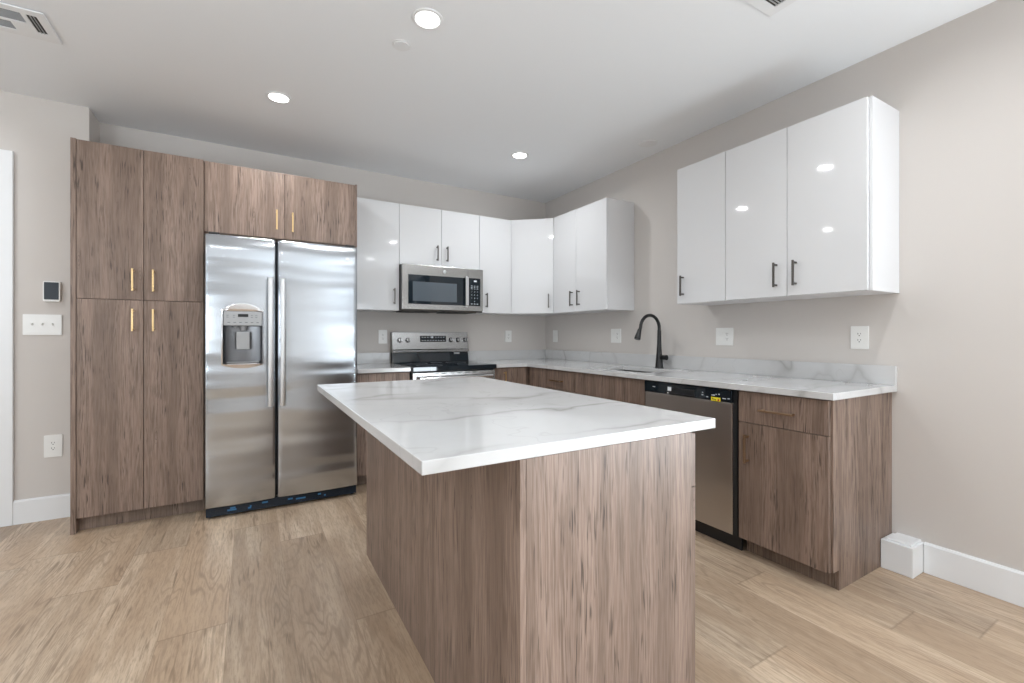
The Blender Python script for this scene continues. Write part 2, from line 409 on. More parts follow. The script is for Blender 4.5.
for k, (a, c, z0, z1) in enumerate(WIN_F):
    b = B(); m = (a+c)/2
    for q in ((a, a+.06, z0, z1), (c-.06, c, z0, z1), (a, c, z0, z0+.06), (a, c, z1-.06, z1), (m-.03, m+.03, z0, z1)): b.box(q[0], q[1], FY-.08, FY-.02, q[2], q[3])
    w = struct('window_%d' % (k+1), b, 'trim')  # unseen window, added for the light it lets in
    g = obj('pane', B().box(a+.06, c-.06, FY-.052, FY-.048, z0+.06, z1-.06), 'pane', w)
for k, (wins, wx) in enumerate(((WIN_L, LX-.1), (WIN_R, 0.0))):
    for (a, c, z0, z1) in wins:
        b = B(); m = (a+c)/2
        for q in ((a, a+.06, z0, z1), (c-.06, c, z0, z1), (a, c, z0, z0+.06), (a, c, z1-.06, z1), (m-.03, m+.03, z0, z1)): b.box(wx+.02, wx+.08, q[0], q[1], q[2], q[3])
        w = struct('window_%d' % (k+2), b, 'trim')  # unseen side window, likewise put in for its light
        obj('pane', B().box(wx+.048, wx+.052, a+.06, c-.06, z0+.06, z1-.06), 'pane', w)
# baseboards
BH = 0.149
def bprof(t): return [(0, 0), (-t, 0), (-t, BH-.012), (-t*.55, BH), (0, BH)]
def base_run(name, p0, p1, out):
    """baseboard from p0 to p1 on the floor, its face turned towards OUT"""
    p0, p1 = Vector((*p0, 0)), Vector((*p1, 0)); d = (p1-p0).normalized(); o = Vector((*out, 0))
    t = bmesh.new(); rings = []
    for p in (p0, p1): rings.append([t.verts.new(p + o*u + Vector((0, 0, z))) for u, z in ((0.0005, 0.0005), (.016, 0.0005), (.016, BH-.01), (.009, BH), (0.0005, BH))])
    for k in range(5): t.faces.new((rings[0][k], rings[0][(k+1) % 5], rings[1][(k+1) % 5], rings[1][k]))
    t.faces.new(rings[0]); t.faces.new(rings[1][::-1]); bmesh.ops.recalc_face_normals(t, faces=t.faces)
    b = B(); b.add(t); return struct(name, b, 'trim')
base_run('baseboard_right', (0, -3.328), (0, WIN_R[0][1]), (-1, 0))
base_run('baseboard_right_front', (0, WIN_R[0][0]), (0, FY), (-1, 0))
base_run('baseboard_back_left', (JX, JY), (-4.147, JY), (0, -1))
base_run('baseboard_back_far_left', (-5.27, JY), (LX, JY), (0, -1))
base_run('baseboard_left', (LX, JY), (LX, FY), (1, 0))
base_run('baseboard_front', (LX, FY), (0, FY), (0, 1))
# boxed-out block at the end of the right baseboard
b = B(); b.box(-.14, -.0005, -3.326, -3.1965, .0005, BH-.004, .003); b.box(-.125, -.0005, -3.314, -3.216, BH-.005, BH+.006, .003)
struct('trim_1', b, 'trim')
# door casing and door
b = B(); b.box(DX1, DX1+.113, JY-.02, JY-.0005, 0.0005, DZ+.1, .003); b.box(DX0-.11, DX0, JY-.02, JY-.0005, 0.0005, DZ+.1, .003)
b.box(DX0+.0005, DX1-.0005, JY-.02, JY-.0005, DZ, DZ+.1, .003)
struct('trim_2', b, 'trim')
b = B(); b.box(DX0+.004, DX1-.004, JY+.02, JY+.06, .008, DZ-.004)
for (z0, z1) in ((.25, .95), (1.15, 2.0)):
    for (a, c) in ((DX0+.12, DX0+.41), (DX1-.41, DX1-.12)): b.box(a, c, JY+.012, JY+.02, z0, z1, .006)
d = struct('door_1', b, 'trim')
b = B(); b.cyl((DX0+.07, JY+.02, 1.0), (DX0+.07, JY-.03, 1.0), .012); b.lathe([(0, 0), (.022, 0), (.03, .012), (.026, .03), (0, .036)], (DX0+.07, JY-.03, 1.0), 24, '-Y')
obj('door_knob', b, 'chrome', d, smooth=True)

# ================================================================ cabinet helpers
def pull(parent, x, z, y, mat, length=.138, horiz=False, c=.0100, off=.028, mirror=1):
    """bar pull: a square bar on two posts, front face of the door at y"""
    b = B(); L = length/2
    if horiz:
        b.box(x-L, x+L, y-off-c, y-off, z-c/2, z+c/2, .0012)
        for s in (-1, 1): b.box(x+s*(L-.012)-c/2, x+s*(L-.012)+c/2, y-off-.001, y, z-c/2, z+c/2, .001)
    else:
        b.box(x-c/2, x+c/2, y-off-c, y-off, z-L, z+L, .0012)
        for s in (-1, 1): b.box(x-c/2, x+c/2, y-off-.001, y, z+s*(L-.012)-c/2, z+s*(L-.012)+c/2, .001)
    return obj('handle', b, mat, parent)
G = .0016     # half gap between fronts
def front(parent, name, x0, x1, z0, z1, y, mat, hx=None, hz=None, hmat=None, horiz=False, hl=.138, t=.019):
    d = obj(name, B().box(x0+G, x1-G, y, y+t, z0+G, z1-G, .0012), mat, parent)
    if hx is not None: pull(d, hx, hz, y-.0002, hmat, hl, horiz)
    return d

# ================================================================ pantry
def P(x): return x   # plain world x
x0, x1 = -3.771, -3.1495
t = thing('pantry_cabinet', 'tall taupe wood pantry cabinet with four doors, beside the stainless refrigerator', 'cabinet', (x0, 0, 0))
X = lambda v: v-x0
YF = -.623
obj('body', B().box(X(x0)+.0005, X(x1), YF+.0205, -.002, .089, 2.330), 'wood', t)
obj('toe_kick', B().box(X(x0)+.0005, X(x1), YF+.06, YF+.078, .0005, .088), 'toe', t)
obj('side_panel', B().box(X(-3.795), X(x0), YF-.001, JY-.021, .0005, 2.335, .001), 'wood', t)
xm = -3.4584
front(t, 'door', X(x0)+.001, X(xm), 1.391, 2.332, YF, 'wood', X(-3.508), 1.514, 'brass')
front(t, 'door', X(xm), X(x1), 1.391, 2.332, YF, 'wood', X(-3.408), 1.514, 'brass')
front(t, 'door', X(x0)+.001, X(xm), .089, 1.391, YF, 'wood', X(-3.508), 1.267, 'brass')
front(t, 'door', X(xm), X(x1), .089, 1.391, YF, 'wood', X(-3.408), 1.267, 'brass')

# cabinet over the refrigerator
x0, x1 = -3.148, -2.187
t = thing('overhead_cabinet', 'short taupe wood cabinet with two doors mounted above the refrigerator', 'cabinet', (x0, 0, 1.858))
Z = 1.858
obj('body', B().box(.0005, X(x1)-.001, -.586, -.002, 0, .474), 'wood', t)
obj('side_panel', B().box(X(x1), X(x1)+.013, -.612, -.002, -.004, .477, .001), 'wood', t)
front(t, 'door', 0, X(-2.673), .002, .474, -.606, 'wood', X(-2.723), .13, 'brass')
front(t, 'door', X(-2.673), X(x1), .002, .474, -.606, 'wood', X(-2.622), .123, 'brass')

# ================================================================ refrigerator
x0 = -3.1325; FW = .9255
t = thing('refrigerator', 'stainless side-by-side refrigerator with ice and water dispenser, between pantry and white cabinet', 'refrigerator', (x0, 0, 0))
obj('body', B().box(.004, FW-.004, -.725, -.05, .075, 1.795, .004), 'grey', t)
b = B(); b.box(.006, FW-.006, -.738, -.7255, .08, 1.80)
obj('gasket', b, 'gasket', t)
def bow(x0, x1, z0, z1, hole=None):
    """door skin: softly bowed front with rolled side edges, back at y=-.738"""
    N = 26; yb = -.7385; t = bmesh.new()
    xs = [x0 + (x1-x0)*(.5-.5*math.cos(math.pi*k/N)) for k in range(N+1)]
    zs = [z0, z0+.004, z0+.012] + [z0+(z1-z0)*k/12 for k in range(1, 12)] + [z1-.012, z1-.004, z1]
    if hole: xs = sorted([x for x in xs if min(abs(x-hole[0]), abs(x-hole[1])) > .004]+[hole[0], hole[1]]); zs = sorted([z for z in zs if min(abs(z-hole[2]), abs(z-hole[3])) > .01]+[hole[2], hole[3]])
    def y(x, z):
        u = (x-x0)/(x1-x0)*2-1
        e = max(0, (abs(u)-1+.05)/.05)      # rolled edge
        yy = -.8 + .010*u*u + .014*e**2.2
        d = min(z-z0, z1-z)
        if d < .012: yy += .008*(1-d/.012)**2
        return yy
    V = {}
    for i, x in enumerate(xs):
        for j, z in enumerate(zs): V[i, j] = t.verts.new((x, y(x, z), z))
    inh = lambda i, j: hole and hole[0]-1e-6 <= (xs[i]+xs[i+1])/2 <= hole[1] and hole[2] <= (zs[j]+zs[j+1])/2 <= hole[3]
    for i in range(len(xs)-1):
        for j in range(len(zs)-1):
            if not inh(i, j): t.faces.new((V[i, j], V[i+1, j], V[i+1, j+1], V[i, j+1]))
    bd = [e for e in t.edges if len(e.link_faces) == 1]
    outer = [e for e in bd if all(abs(v.co.x-x0) < 1e-5 or abs(v.co.x-x1) < 1e-5 or abs(v.co.z-z0) < 1e-5 or abs(v.co.z-z1) < 1e-5 for v in e.verts)]
    r = bmesh.ops.extrude_edge_only(t, edges=outer)
    for v in r['geom']:
        if isinstance(v, bmesh.types.BMVert): v.co.y = yb
    inner = [e for e in bd if e not in outer]
    if inner:
        r = bmesh.ops.extrude_edge_only(t, edges=inner)
        for v in r['geom']:
            if isinstance(v, bmesh.types.BMVert): v.co.y = -.75
    bmesh.ops.recalc_face_normals(t, faces=t.faces)
    b = B(); b.add(t); return b
hx0, hx1, hz0, hz1 = X(-3.033), X(-2.818), .992, 1.328
fd = obj('freezer_door', bow(0, X(-2.736), .076, 1.816, (hx0, hx1, hz0, hz1)), 'fsteel', t, smooth=True)
rd = obj('refrigerator_door', bow(X(-2.7265), FW, .076, 1.816), 'fsteel', t, smooth=True)
def fhandle(xc, w, par):
    b = B(); N = 24; tt = bmesh.new(); rings = []
    for k in range(N+1):
        u = k/N; z = .70+.857*u; s = 1-abs(2*u-1)**2.4
        y = -.826-.026*s
        rings.append([tt.verts.new((xc+a*w/2, y+c, z)) for a, c in ((-1, .012), (-1, .003), (-.7, -.004), (0, -.007), (.7, -.004), (1, .003), (1, .012))])
    for A, D in zip(rings, rings[1:]):
        for k in range(7): tt.faces.new((A[k], A[(k+1) % 7], D[(k+1) % 7], D[k]))
    tt.faces.new(rings[0]); tt.faces.new(rings[-1][::-1]); bmesh.ops.recalc_face_normals(tt, faces=tt.faces)
    b.add(tt)
    for z in (.74, 1.515): b.box(xc-w*.36, xc+w*.36, -.826, -.789, z-.028, z+.028, .004)
    return obj('handle', b, 'satin', par, smooth=True)
fhandle(X(-2.768), .034, fd); fhandle(X(-2.696), .034, rd)
# emblem on the refrigerator door
em = obj('emblem', B().lathe([(.0145, 0), (.0145, .002), (.0125, .003), (.0125, .0018), (0, .0018)], (X(-2.277), -.7985, 1.724), 28, '-Y'), 'chrome', rd, smooth=True)
text('emblem_lettering', 'GE', .017, (X(-2.277), -.8008, 1.724), 'grey', rd)
# dispenser
b = B()
N = 40
# surround ring with arched top and bottom
tt = bmesh.new()
cx, w2 = (hx0+hx1)/2, (hx1-hx0)/2
outer, inner = [], []
for (sx, sz) in ((1, 1), (-1, 1), (-1, -1), (1, -1)):
    pass
def ring_pts(ex, top, bot, arch):
    pts = []
    n = 12
    for k in range(n+1):
        u = 1-2*k/n; pts.append((cx+u*(w2+ex), top+arch*(1-u*u)))
    for k in range(n+1):
        u = -1+2*k/n; pts.append((cx+u*(w2+ex), bot-arch*.5*(1-u*u)))
    return pts
po, pm, pi_ = ring_pts(.011, hz1+.008, hz0-.010, .046), ring_pts(.004, hz1+.004, hz0-.004, .010), ring_pts(0, hz1, hz0, 0)
R = [[tt.verts.new((x, y, z)) for x, z in pts] for pts, y in ((po, -.7925), (po, -.802), (pm, -.806), (pi_, -.800), (pi_, -.780))]
for A, D in zip(R, R[1:]):
    for k in range(len(A)): tt.faces.new((A[k], A[(k+1) % len(A)], D[(k+1) % len(A)], D[k]))
bmesh.ops.recalc_face_normals(tt, faces=tt.faces); b.add(tt)
ds = obj('dispenser', b, 'chrome', t, smooth=True)
# concave niche (half-ellipse plan), control panel, spouts, paddle, tray
tt = bmesh.new(); n = 20; zb_, zt_ = hz0+.001, 1.234
A, D = [], []
for k in range(n+1):
    a = math.pi*k/n; x = cx-(w2-.001)*math.cos(a); y = -.798+.046*math.sin(a)**.8
    A.append(tt.verts.new((x, y, zb_))); D.append(tt.verts.new((x, y, zt_)))
for k in range(n): tt.faces.new((A[k], A[k+1], D[k+1], D[k]))
tt.faces.new(A); tt.faces.new(D[::-1])
b = B(); b.add(tt); obj('niche', b, steel('niche_steel', (0.15, 0.15, 0.155), 0.3), ds, smooth=True)
b = B(); b.box(hx0+.001, hx1-.001, -.806, -.77, 1.236, hz1-.001, .003); obj('control_panel', b, 'lgrey', ds)
obj('display', B().box(cx-.028, cx+.030, -.8068, -.8055, 1.292, 1.311, .0004), 'black', ds)
b = B()
for k in range(6): b.box(cx-.085+k*.032, cx-.070+k*.032, -.8066, -.8055, 1.254, 1.258)
for sx in (-.085, -.05, .05, .075):
    for z in (1.30, 1.288): b.box(cx+sx-.006, cx+sx+.006, -.8066, -.8055, z, z+.003)
obj('button_legend', b, 'dink', ds)
b = B(); b.cyl((cx+.002, -.775, 1.234), (cx+.002, -.775, 1.205), .02, .014); b.cyl((cx-.045, -.77, 1.234), (cx-.045, -.77, 1.222), .012)
obj('spout', b, 'grey', ds, smooth=True)
obj('paddle', B().box(cx-.037, cx+.037, -.785, -.777, 1.082, 1.196, .004), 'lgrey', ds)
obj('drip_tray', B().box(cx-.09, cx+.09, -.803, -.765, hz0+.002, hz0+.009, .002), 'grey', ds)
# base grille with film
b = B(); b.box(.004, FW-.004, -.765, -.72, .012, .072, .003)
for k in range(4): b.box(.012, FW-.012, -.771, -.764, .018+k*.013, .024+k*.013, .001)
for x in (.03, FW-.03): b.cyl((x, -.70, .0175), (x, -.74, .0175), .017)
gr = obj('base_grille', b, 'navy', t)
b = B()
for (x, w, z) in ((.12, .05, .036), (.135, .03, .048), (.235, .018, .030), (.245, .010, .040), (.315, .035, .050), (.47, .03, .045), (.52, .06, .038), (.66, .02, .046), (.70, .012, .032)):
    obj('film_scrap', B().box(x, x+w, -.7725, -.771, z, z+.010), 'filmblue', gr)
for x in (.05, FW-.05): obj('hinge_cover', B().box(x-.03, x+.03, -.78, -.66, 1.817, 1.832, .004), 'gasket', t)

# ================================================================ base cabinets and worktops
TOPZ = .914; TB = .882; YD = -.627; CF = -.657; TK = .089
BX = -2.178   # left end of the run beside the refrigerator
# left base cabinet
x0, x1 = BX, -1.764
t = thing('base_cabinet', 'narrow wood base cabinet between the refrigerator and the range', 'cabinet', (x0, 0, 0))
obj('body', B().box(.001, X(x1), YD+.0205, -.002, TK, TB-.001), 'wood', t)
obj('toe_kick', B().box(.001, X(x1), YD+.075, YD+.093, .0005, TK-.001), 'toe', t)
front(t, 'drawer', 0, X(x1), .712, .876, YD, 'wood', X((x0+x1)/2), .80, 'bronze', True)
front(t, 'door', 0, X(x1), TK, .712, YD, 'wood', X(x1)-.05, .58, 'bronze')
# cabinet right of the range, ends in the blind corner
x0, x1 = -.990, -.0015
t = thing('base_cabinet', 'wood base cabinet in the blind corner right of the range', 'cabinet', (x0, 0, 0))
obj('body', B().box(.001, X(x1), YD+.0205, -.002, TK, TB-.001), 'wood', t)
obj('toe_kick', B().box(.001, X(-.56), YD+.075, YD+.093, .0005, TK-.001), 'toe', t)
front(t, 'filler_strip', 0.001, X(-.962), TK, .876, YD, 'wood')
front(t, 'door', X(-.962), X(-.648), TK, .876, YD, 'wood', X(-.885), .775, 'brass')
# right-hand run: frame of the thing is turned so that its fronts face -x; local x runs towards -y
def rrun(name, label, ya, yb, cat='cabinet'):
    return thing(name, label, cat, (0, ya, 0), -HPI)
def rbody(t, L, tk=True):
    obj('body', B().box(.001, L-.001, YD+.0205, -.002, TK, TB-.001), 'wood', t)
    obj('toe_kick', B().box(.001, L-.001, YD+.075, YD+.093, .0005, TK-.001), 'toe', t)
yb = -.651
t = rrun('base_cabinet', 'narrow plain wood base cabinet next to the inside corner of the worktop', yb, -.924)
L = .924+yb
obj('body', B().box(.001, L-.001, YD+.0205, -.002, TK, TB-.001), 'wood', t)
obj('toe_kick', B().box(.001, L-.001, YD+.075, YD+.093, .0005, TK-.001), 'toe', t)
front(t, 'door', .0, L, TK, .876, YD, 'wood')
t = rrun('base_cabinet', 'wood base cabinet with a bronze-handled top drawer, left of the sink', -.925, -1.338)
L = .413; rbody(t, L)
front(t, 'drawer', 0, L, .712, .876, YD, 'wood', L*.42, .787, 'bronze', True, .165)
front(t, 'drawer', 0, L, .40, .712, YD, 'wood', L/2, .60, 'bronze', True)
front(t, 'drawer', 0, L, TK, .40, YD, 'wood', L/2, .29, 'bronze', True)
t = rrun('base_cabinet', 'wide wood sink base cabinet below the black faucet', -1.339, -2.083)
L = .744
b = B()
b.box(.001, .018, YD+.0205, -.002, TK, TB-.001); b.box(L-.018, L-.001, YD+.0205, -.002, TK, TB-.001); b.box(.018, L-.018, YD+.0205, -.002, TK, TK+.018); b.box(.018, L-.018, -.012, -.002, TK+.018, TB-.001); b.box(.018, L-.018, YD+.0205, YD+.04, .80, TB-.001)
obj('body', b, 'wood', t)
obj('toe_kick', B().box(.001, L-.001, YD+.075, YD+.093, .0005, TK-.001), 'toe', t)
front(t, 'false_front', 0, L, .705, .876, YD, 'wood')
front(t, 'door', 0, L/2, TK, .705, YD, 'wood', L/2-.05, .61, 'bronze')
front(t, 'door', L/2, L, TK, .705, YD, 'wood', L/2+.05, .61, 'bronze')
t = rrun('base_cabinet', 'wood base cabinet with a drawer over a door, right of the dishwasher', -2.7465, -3.188)
L = .4405
rbody(t, L-.004)
front(t, 'drawer', 0, L-.002, .712, .876, YD, 'wood', X(0)*0+.212, .790, 'bronze', True, .17)
front(t, 'door', 0, L-.002, TK, .712, YD, 'wood', .054, .578, 'bronze', False, .15)
tt = B()
# end panel with toe notch
pts = [(-.002, .0005), (YD+.070, .0005), (YD+.070, TK+.004), (YD+.019, TK+.004), (YD+.019, TB-.001), (-.002, TB-.001)]
tt.xprism(pts, L-.003, L+.007)
obj('end_panel', tt, 'wood', t)

# dishwasher
t = thing('dishwasher', 'stainless dishwasher with black control strip and yellow sticker, under the worktop', 'dishwasher', (0, -2.0865, 0), -HPI)
L = .656
obj('body', B().box(.003, L-.003, YD+.03, -.03, .09, TB-.004), 'black', t)
obj('toe_panel', B().box(.006, L-.006, YD+.045, YD+.06, .0005, .085, .002), 'black', t)
b = B(); b.box(.004, .627, YD-.006, YD+.028, .09, .803, .004); dd = obj('door', b, 'dsteel', t)
b = B(); b.box(.628, .652, YD+.004, YD+.028, .09, TB-.006); obj('side_filler', b, 'black', t)
# control strip with handle pocket
b = B(); b.box(.002, .628, YD-.012, YD+.028, .806, .8765, .005)
cp = obj('control_strip', b, 'glass', t)
b = B(); b.box(.20, .395, YD-.016, YD-.0115, .812, .852, .002); b.box(.205, .39, YD-.022, YD-.0155, .812, .818, .002); b.box(.205, .39, YD-.020, YD-.0155, .846, .851, .002)
obj('handle', b, 'black', cp)
b = B(); b.box(.205, .232, YD-.0235, YD-.0224, .830, .854)
b.box(.203, .210, YD-.0235, YD-.0224, .812, .820)
obj('white_tag', b, 'sticker', cp)
b = B(); b.box(.503, .562, YD-.0130, YD-.0121, .804, .826); ys = obj('yellow_sticker', b, 'yellow', cp)
b = B()
for (x, w, z, h) in ((.509, .010, .815, .004), (.522, .012, .813, .003), (.514, .008, .808, .003), (.527, .009, .808, .003)): b.box(x, x+w, YD-.0136, YD-.0131, z, z+h)
b2 = B(); b2.cyl((.550, YD-.0131, .812), (.550, YD-.0137, .812), .006); obj('sticker_mark', b2, 'red', cp); obj('sticker_print', b, 'black', cp)
b = B()
for (x, w, z) in ((.075, .02, .84), (.44, .012, .828), (.443, .008, .842), (.472, .012, .82), (.505, .022, .834), (.532, .006, .840), (.548, .010, .842), (.575, .020, .822), (.605, .013, .824)):
    b.box(x, x+w, YD-.0130, YD-.0121, z, z+.005)
obj('control_legend', b, 'ink', cp)
obj('door_edge', B().box(.6272, .6300, YD-.005, YD+.026, .092, .802), 'chrome', dd)

# worktops
def worktop(name, label, loc):
    return thing(name, label, 'countertop', loc)
t = worktop('countertop', 'short white quartz worktop piece between the refrigerator and the range', (BX, 0, TB))
th = TOPZ-TB
obj('slab', B().box(0, .4150, CF, -.001, 0, th, .002), 'quartz', t)
obj('backsplash', B().box(0, .4150, -.021, -.001, th, th+.1, .0015), 'quartz', t)
t = worktop('countertop', 'long L-shaped white veined quartz worktop around the corner, holding the sink', (0, 0, TB))
SX0, SX1, SY0, SY1 = -.535, -.155, -2.0, -1.40
xs = [-.9925, CF, SX0, SX1, -.001]; ys = [-3.217, SY0, SY1, CF, -.001]
inc = lambda i, j: (not (i == 0 and j < 3)) and not (i == 2 and j == 1)
obj('slab', B().grid(xs, ys, inc, 0, th), 'quartz', t, bevel=.002)
xs2 = [-.9925, -.021, -.001]; ys2 = [-3.217, -.021, -.001]
obj('backsplash', B().grid(xs2, ys2, lambda i, j: i == 1 or j == 1, th, th+.1), 'quartz', t, bevel=.0015)
# sink
t = thing('kitchen_sink', 'undermounted stainless sink bowl set into the long worktop below the faucet', 'sink', ((SX0+SX1)/2, (SY0+SY1)/2, TB))
hx, hy = (SX1-SX0)/2, (SY1-SY0)/2
b = B(); b.grid([-hx-.015, -hx+.004, hx-.004, hx+.015], [-hy-.015, -hy+.004, hy-.004, hy+.015], lambda i, j: not (i == 1 and j == 1), -.004, -.0005)
obj('rim', b, 'steel', t)
b = B(); g = .0015
b.grid([-hx+.002, -hx+.004, hx-.004, hx-.002], [-hy+.002, -hy+.004, hy-.004, hy-.002], lambda i, j: not (i == 1 and j == 1), -.22, -.004)
b.box(-hx+.002, hx-.002, -hy+.002, hy-.002, -.223, -.22)
bw = obj('bowl', b, 'dsteel', t)
obj('drain', B().lathe([(0, .003), (.02, .003), (.045, .001), (.045, 0), (0, 0)], (0.05, 0, -.2195), 28), 'chrome', bw, smooth=True)
# faucet
fx, fy = -.085, -1.72
t = thing('kitchen_faucet', 'matte black gooseneck pull-down faucet standing behind the sink', 'faucet', (fx, fy, TOPZ+.0004))
b = B(); b.lathe([(0, 0), (.033, 0), (.033, .004), (.030, .010), (.0265, .06), (.021, .12), (.0165, .19), (.0150, .30), (0, .30)], (0, 0, 0), 32)
obj('body', b, 'matte', t, smooth=True)
pts = [(0, 0, .26)]; rc = .103; zc = .313
pts.append((0, 0, .29))
for k in range(0, 17):
    a = math.pi*k/16*.97; pts.append((-rc+rc*math.cos(a), 0, zc+rc*math.sin(a)))
pts.append((-2*rc-.010, 0, .290))
obj('spout', B().tube(pts, .0128), 'matte', t, smooth=True)
p0 = Vector((-2*rc-.008, 0, .305)); p1 = Vector((-2*rc-.036, 0, .228))
b = B(); dv = (p1-p0).normalized()
b.tube([p0, p0+dv*.03, p0+dv*.05, p1-dv*.004, p1], [.0150, .0185, .0215, .0245, .022])
sh = obj('spray_head', b, 'matte', t, smooth=True)
b = B(); b.cyl((0, -.018, .085), (0, -.076, .085), .0175, .0205, 24, .003)
obj('lever', b, 'matte', t, smooth=True)

# ================================================================ range
x0 = -1.758; RW = .762
t = thing('range', 'freestanding stainless electric range with black glass cooktop and knob backguard', 'stove', (x0, 0, 0))
obj('body', B().box(.002, RW-.002, -.635, -.02, .03, .895), 'black', t)
b = B(); b.box(0, RW, -.672, -.075, .896, .917, .004); b.box(0, RW, -.690, -.672, .878, .917, .004)
ct = obj('cooktop', b, 'glass', t)
b = B()
for (x, y, r) in ((.20, -.52, .11), (.56, -.52, .095), (.20, -.24, .075), (.56, -.24, .095), (.38, -.2, .05)):
    b.lathe([(r-.002, 0), (r-.002, .0006), (r, .0006), (r, 0)], (x, y, .9171), 40)
obj('burner_ring', b, 'dink', ct)
# backguard: black lower, slanted steel panel above
b = B(); b.xprism([(-.015, .90), (-.100, .90), (-.100, .925), (-.082, 1.012), (-.015, 1.012)], .004, RW-.004)
bg = obj('backguard', b, 'glass', t)
b = B(); b.xprism([(-.012, 1.0125), (-.098, 1.0125), (-.100, 1.035), (-.085, 1.043), (-.066, 1.203), (-.012, 1.203)], 0, RW)
pn = obj('control_panel', b, 'steel', t, bevel=.002)
slope = math.atan2(.019, .160)
def pf(z): return -.085+(z-1.043)*(.019/.160)
for kx in (.070, .146, .576, .651, .729):
    z = 1.128; y = pf(z)
    k = obj('knob', B().lathe([(0, 0), (.023, 0), (.023, .006), (.020, .010), (.018, .030), (.0155, .034), (0, .034)], (0, 0, 0), 28), 'chrome', pn, smooth=True)
    k.location = (kx, y-.0005, z); k.rotation_euler = (HPI-slope, 0, 0)
    b = B(); b.box(-.004, .004, -.018, .018, .034, .040, .001)
    g_ = obj('knob_grip', b, 'black', k)
y = pf(1.14)
b = B(); b.box(-.131, .131, -.0015, 0, -.030, .030, .0005)
dsp = obj('display', b, 'glass', pn); dsp.location = (.397, y-.0006, 1.140); dsp.rotation_euler = (-slope, 0, 0)
b = B()
for k in range(9):
    for z in (-.018, .014):
        if k in (4,) and z > 0: continue
        b.box(-.115+k*.027, -.103+k*.027, -.0022, -.0016, z, z+.004)
b.box(-.02, .0, -.0022, -.0016, .008, .022)
lg = obj('display_legend', b, 'ink', pn); lg.location = dsp.location; lg.rotation_euler = dsp.rotation_euler
obj('sticker', B().box(.600, .660, -.1012, -.1002, .99, 1.005), 'lgrey', bg)
# oven door etc.
b = B(); b.box(.004, RW-.004, -.668, -.636, .21, .868, .004); od = obj('oven_door', b, 'steel', t)
obj('oven_window', B().box(.12, RW-.12, -.670, -.667, .34, .70, .001), 'glass', od)
b = B(); b.tube([(.05, -.708, .822), (RW-.05, -.708, .822)], .0125)
for x in (.08, RW-.08): b.box(x-.010, x+.010, -.706, -.667, .813, .831, .003)
obj('handle', b, 'chrome', od, smooth=True)
b = B()
for k in range(6): b.box(.18+k*.07, .225+k*.07, -.6692, -.6675, .852, .858)
obj('vent_slots', b, 'black', od)
obj('storage_drawer', B().box(.004, RW-.004, -.664, -.636, .05, .204, .004), 'steel', t)
b = B()
for x in (.05, RW-.05):
    for y in (-.58, -.08): obj('leg', B().cyl((x, y, 0.0005), (x, y, .03), .015), 'black', t)

# ================================================================ microwave
x0 = -1.760; MW = .772; Z0 = 1.400; MF = -.400
t = thing('microwave', 'stainless over-the-range microwave with black window, hung below the white cabinets', 'microwave', (x0, 0, Z0))
MH = .392
obj('body', B().box(.001, MW-.001, MF+.030, -.003, -.006, MH-.002), 'black', t)
b = B(); b.box(0, .617, MF, MF+.029, 0, MH, .003); md = obj('door', b, 'msteel', t)
b = B(); b.box(.6175, MW, MF, MF+.029, 0, MH, .003); mp_ = obj('control_side', b, 'msteel', t)
gl = obj('window', B().box(.052, .588, MF-.002, MF+.001, .048, .304, .001), 'glass', md)
obj('window_screen', B().box(.092, .505, MF-.0028, MF-.0021, .074, .244, .0002), 'mesh', md)
b = B(); b.box(.578, .610, MF-.038, MF-.022, .045, .310, .005); b.box(.583, .605, MF-.024, MF-.0005, .030, .072, .002); b.box(.583, .605, MF-.024, MF-.0005, .286, .320, .002)
obj('handle', b, 'chrome', md)
kp = obj('keypad', B().box(.622, .744, MF-.002, MF+.001, .048, .306, .001), 'glass', mp_)
b = B()
b.box(.676, .706, MF-.0026, MF-.0021, .272, .286)
obj('clock_display', b, 'sticker', mp_)
keys = ['123', '456', '789', '-0-']
for r, row in enumerate(keys):
    for c_, ch in enumerate(row):
        if ch != '-': text('key_label', ch, .016, (.655+c_*.029, MF-.0024, .180-r*.030), 'ink', mp_)
b = B()
for z in (.232, .218, .205):
    for c_ in range(3): b.box(.646+c_*.029, .663+c_*.029, MF-.0026, MF-.0021, z, z+.004)
for c_ in range(3): b.box(.646+c_*.029, .663+c_*.029, MF-.0026, MF-.0021, .064, .069)
obj('key_legend', b, 'ink', mp_)
obj('emblem', B().lathe([(.0145, 0), (.0145, .0020), (.012, .003), (.012, .0018), (0, .0018)], (.388, MF-.0005, .345), 28, '-Y'), 'satin', md, smooth=True)
text('emblem_lettering', 'GE', .016, (.388, MF-.0028, .345), 'grey', md)
b = B(); b.box(.03, .33, -.36, -.10, -.016, -.0065, .003); b.box(.42, .72, -.36, -.10, -.016, -.0065, .003); b.box(0.002, MW-.002, MF+.01, MF+.03, -.012, -.0005, .002)
obj('underside_vent', b, 'slot', t)

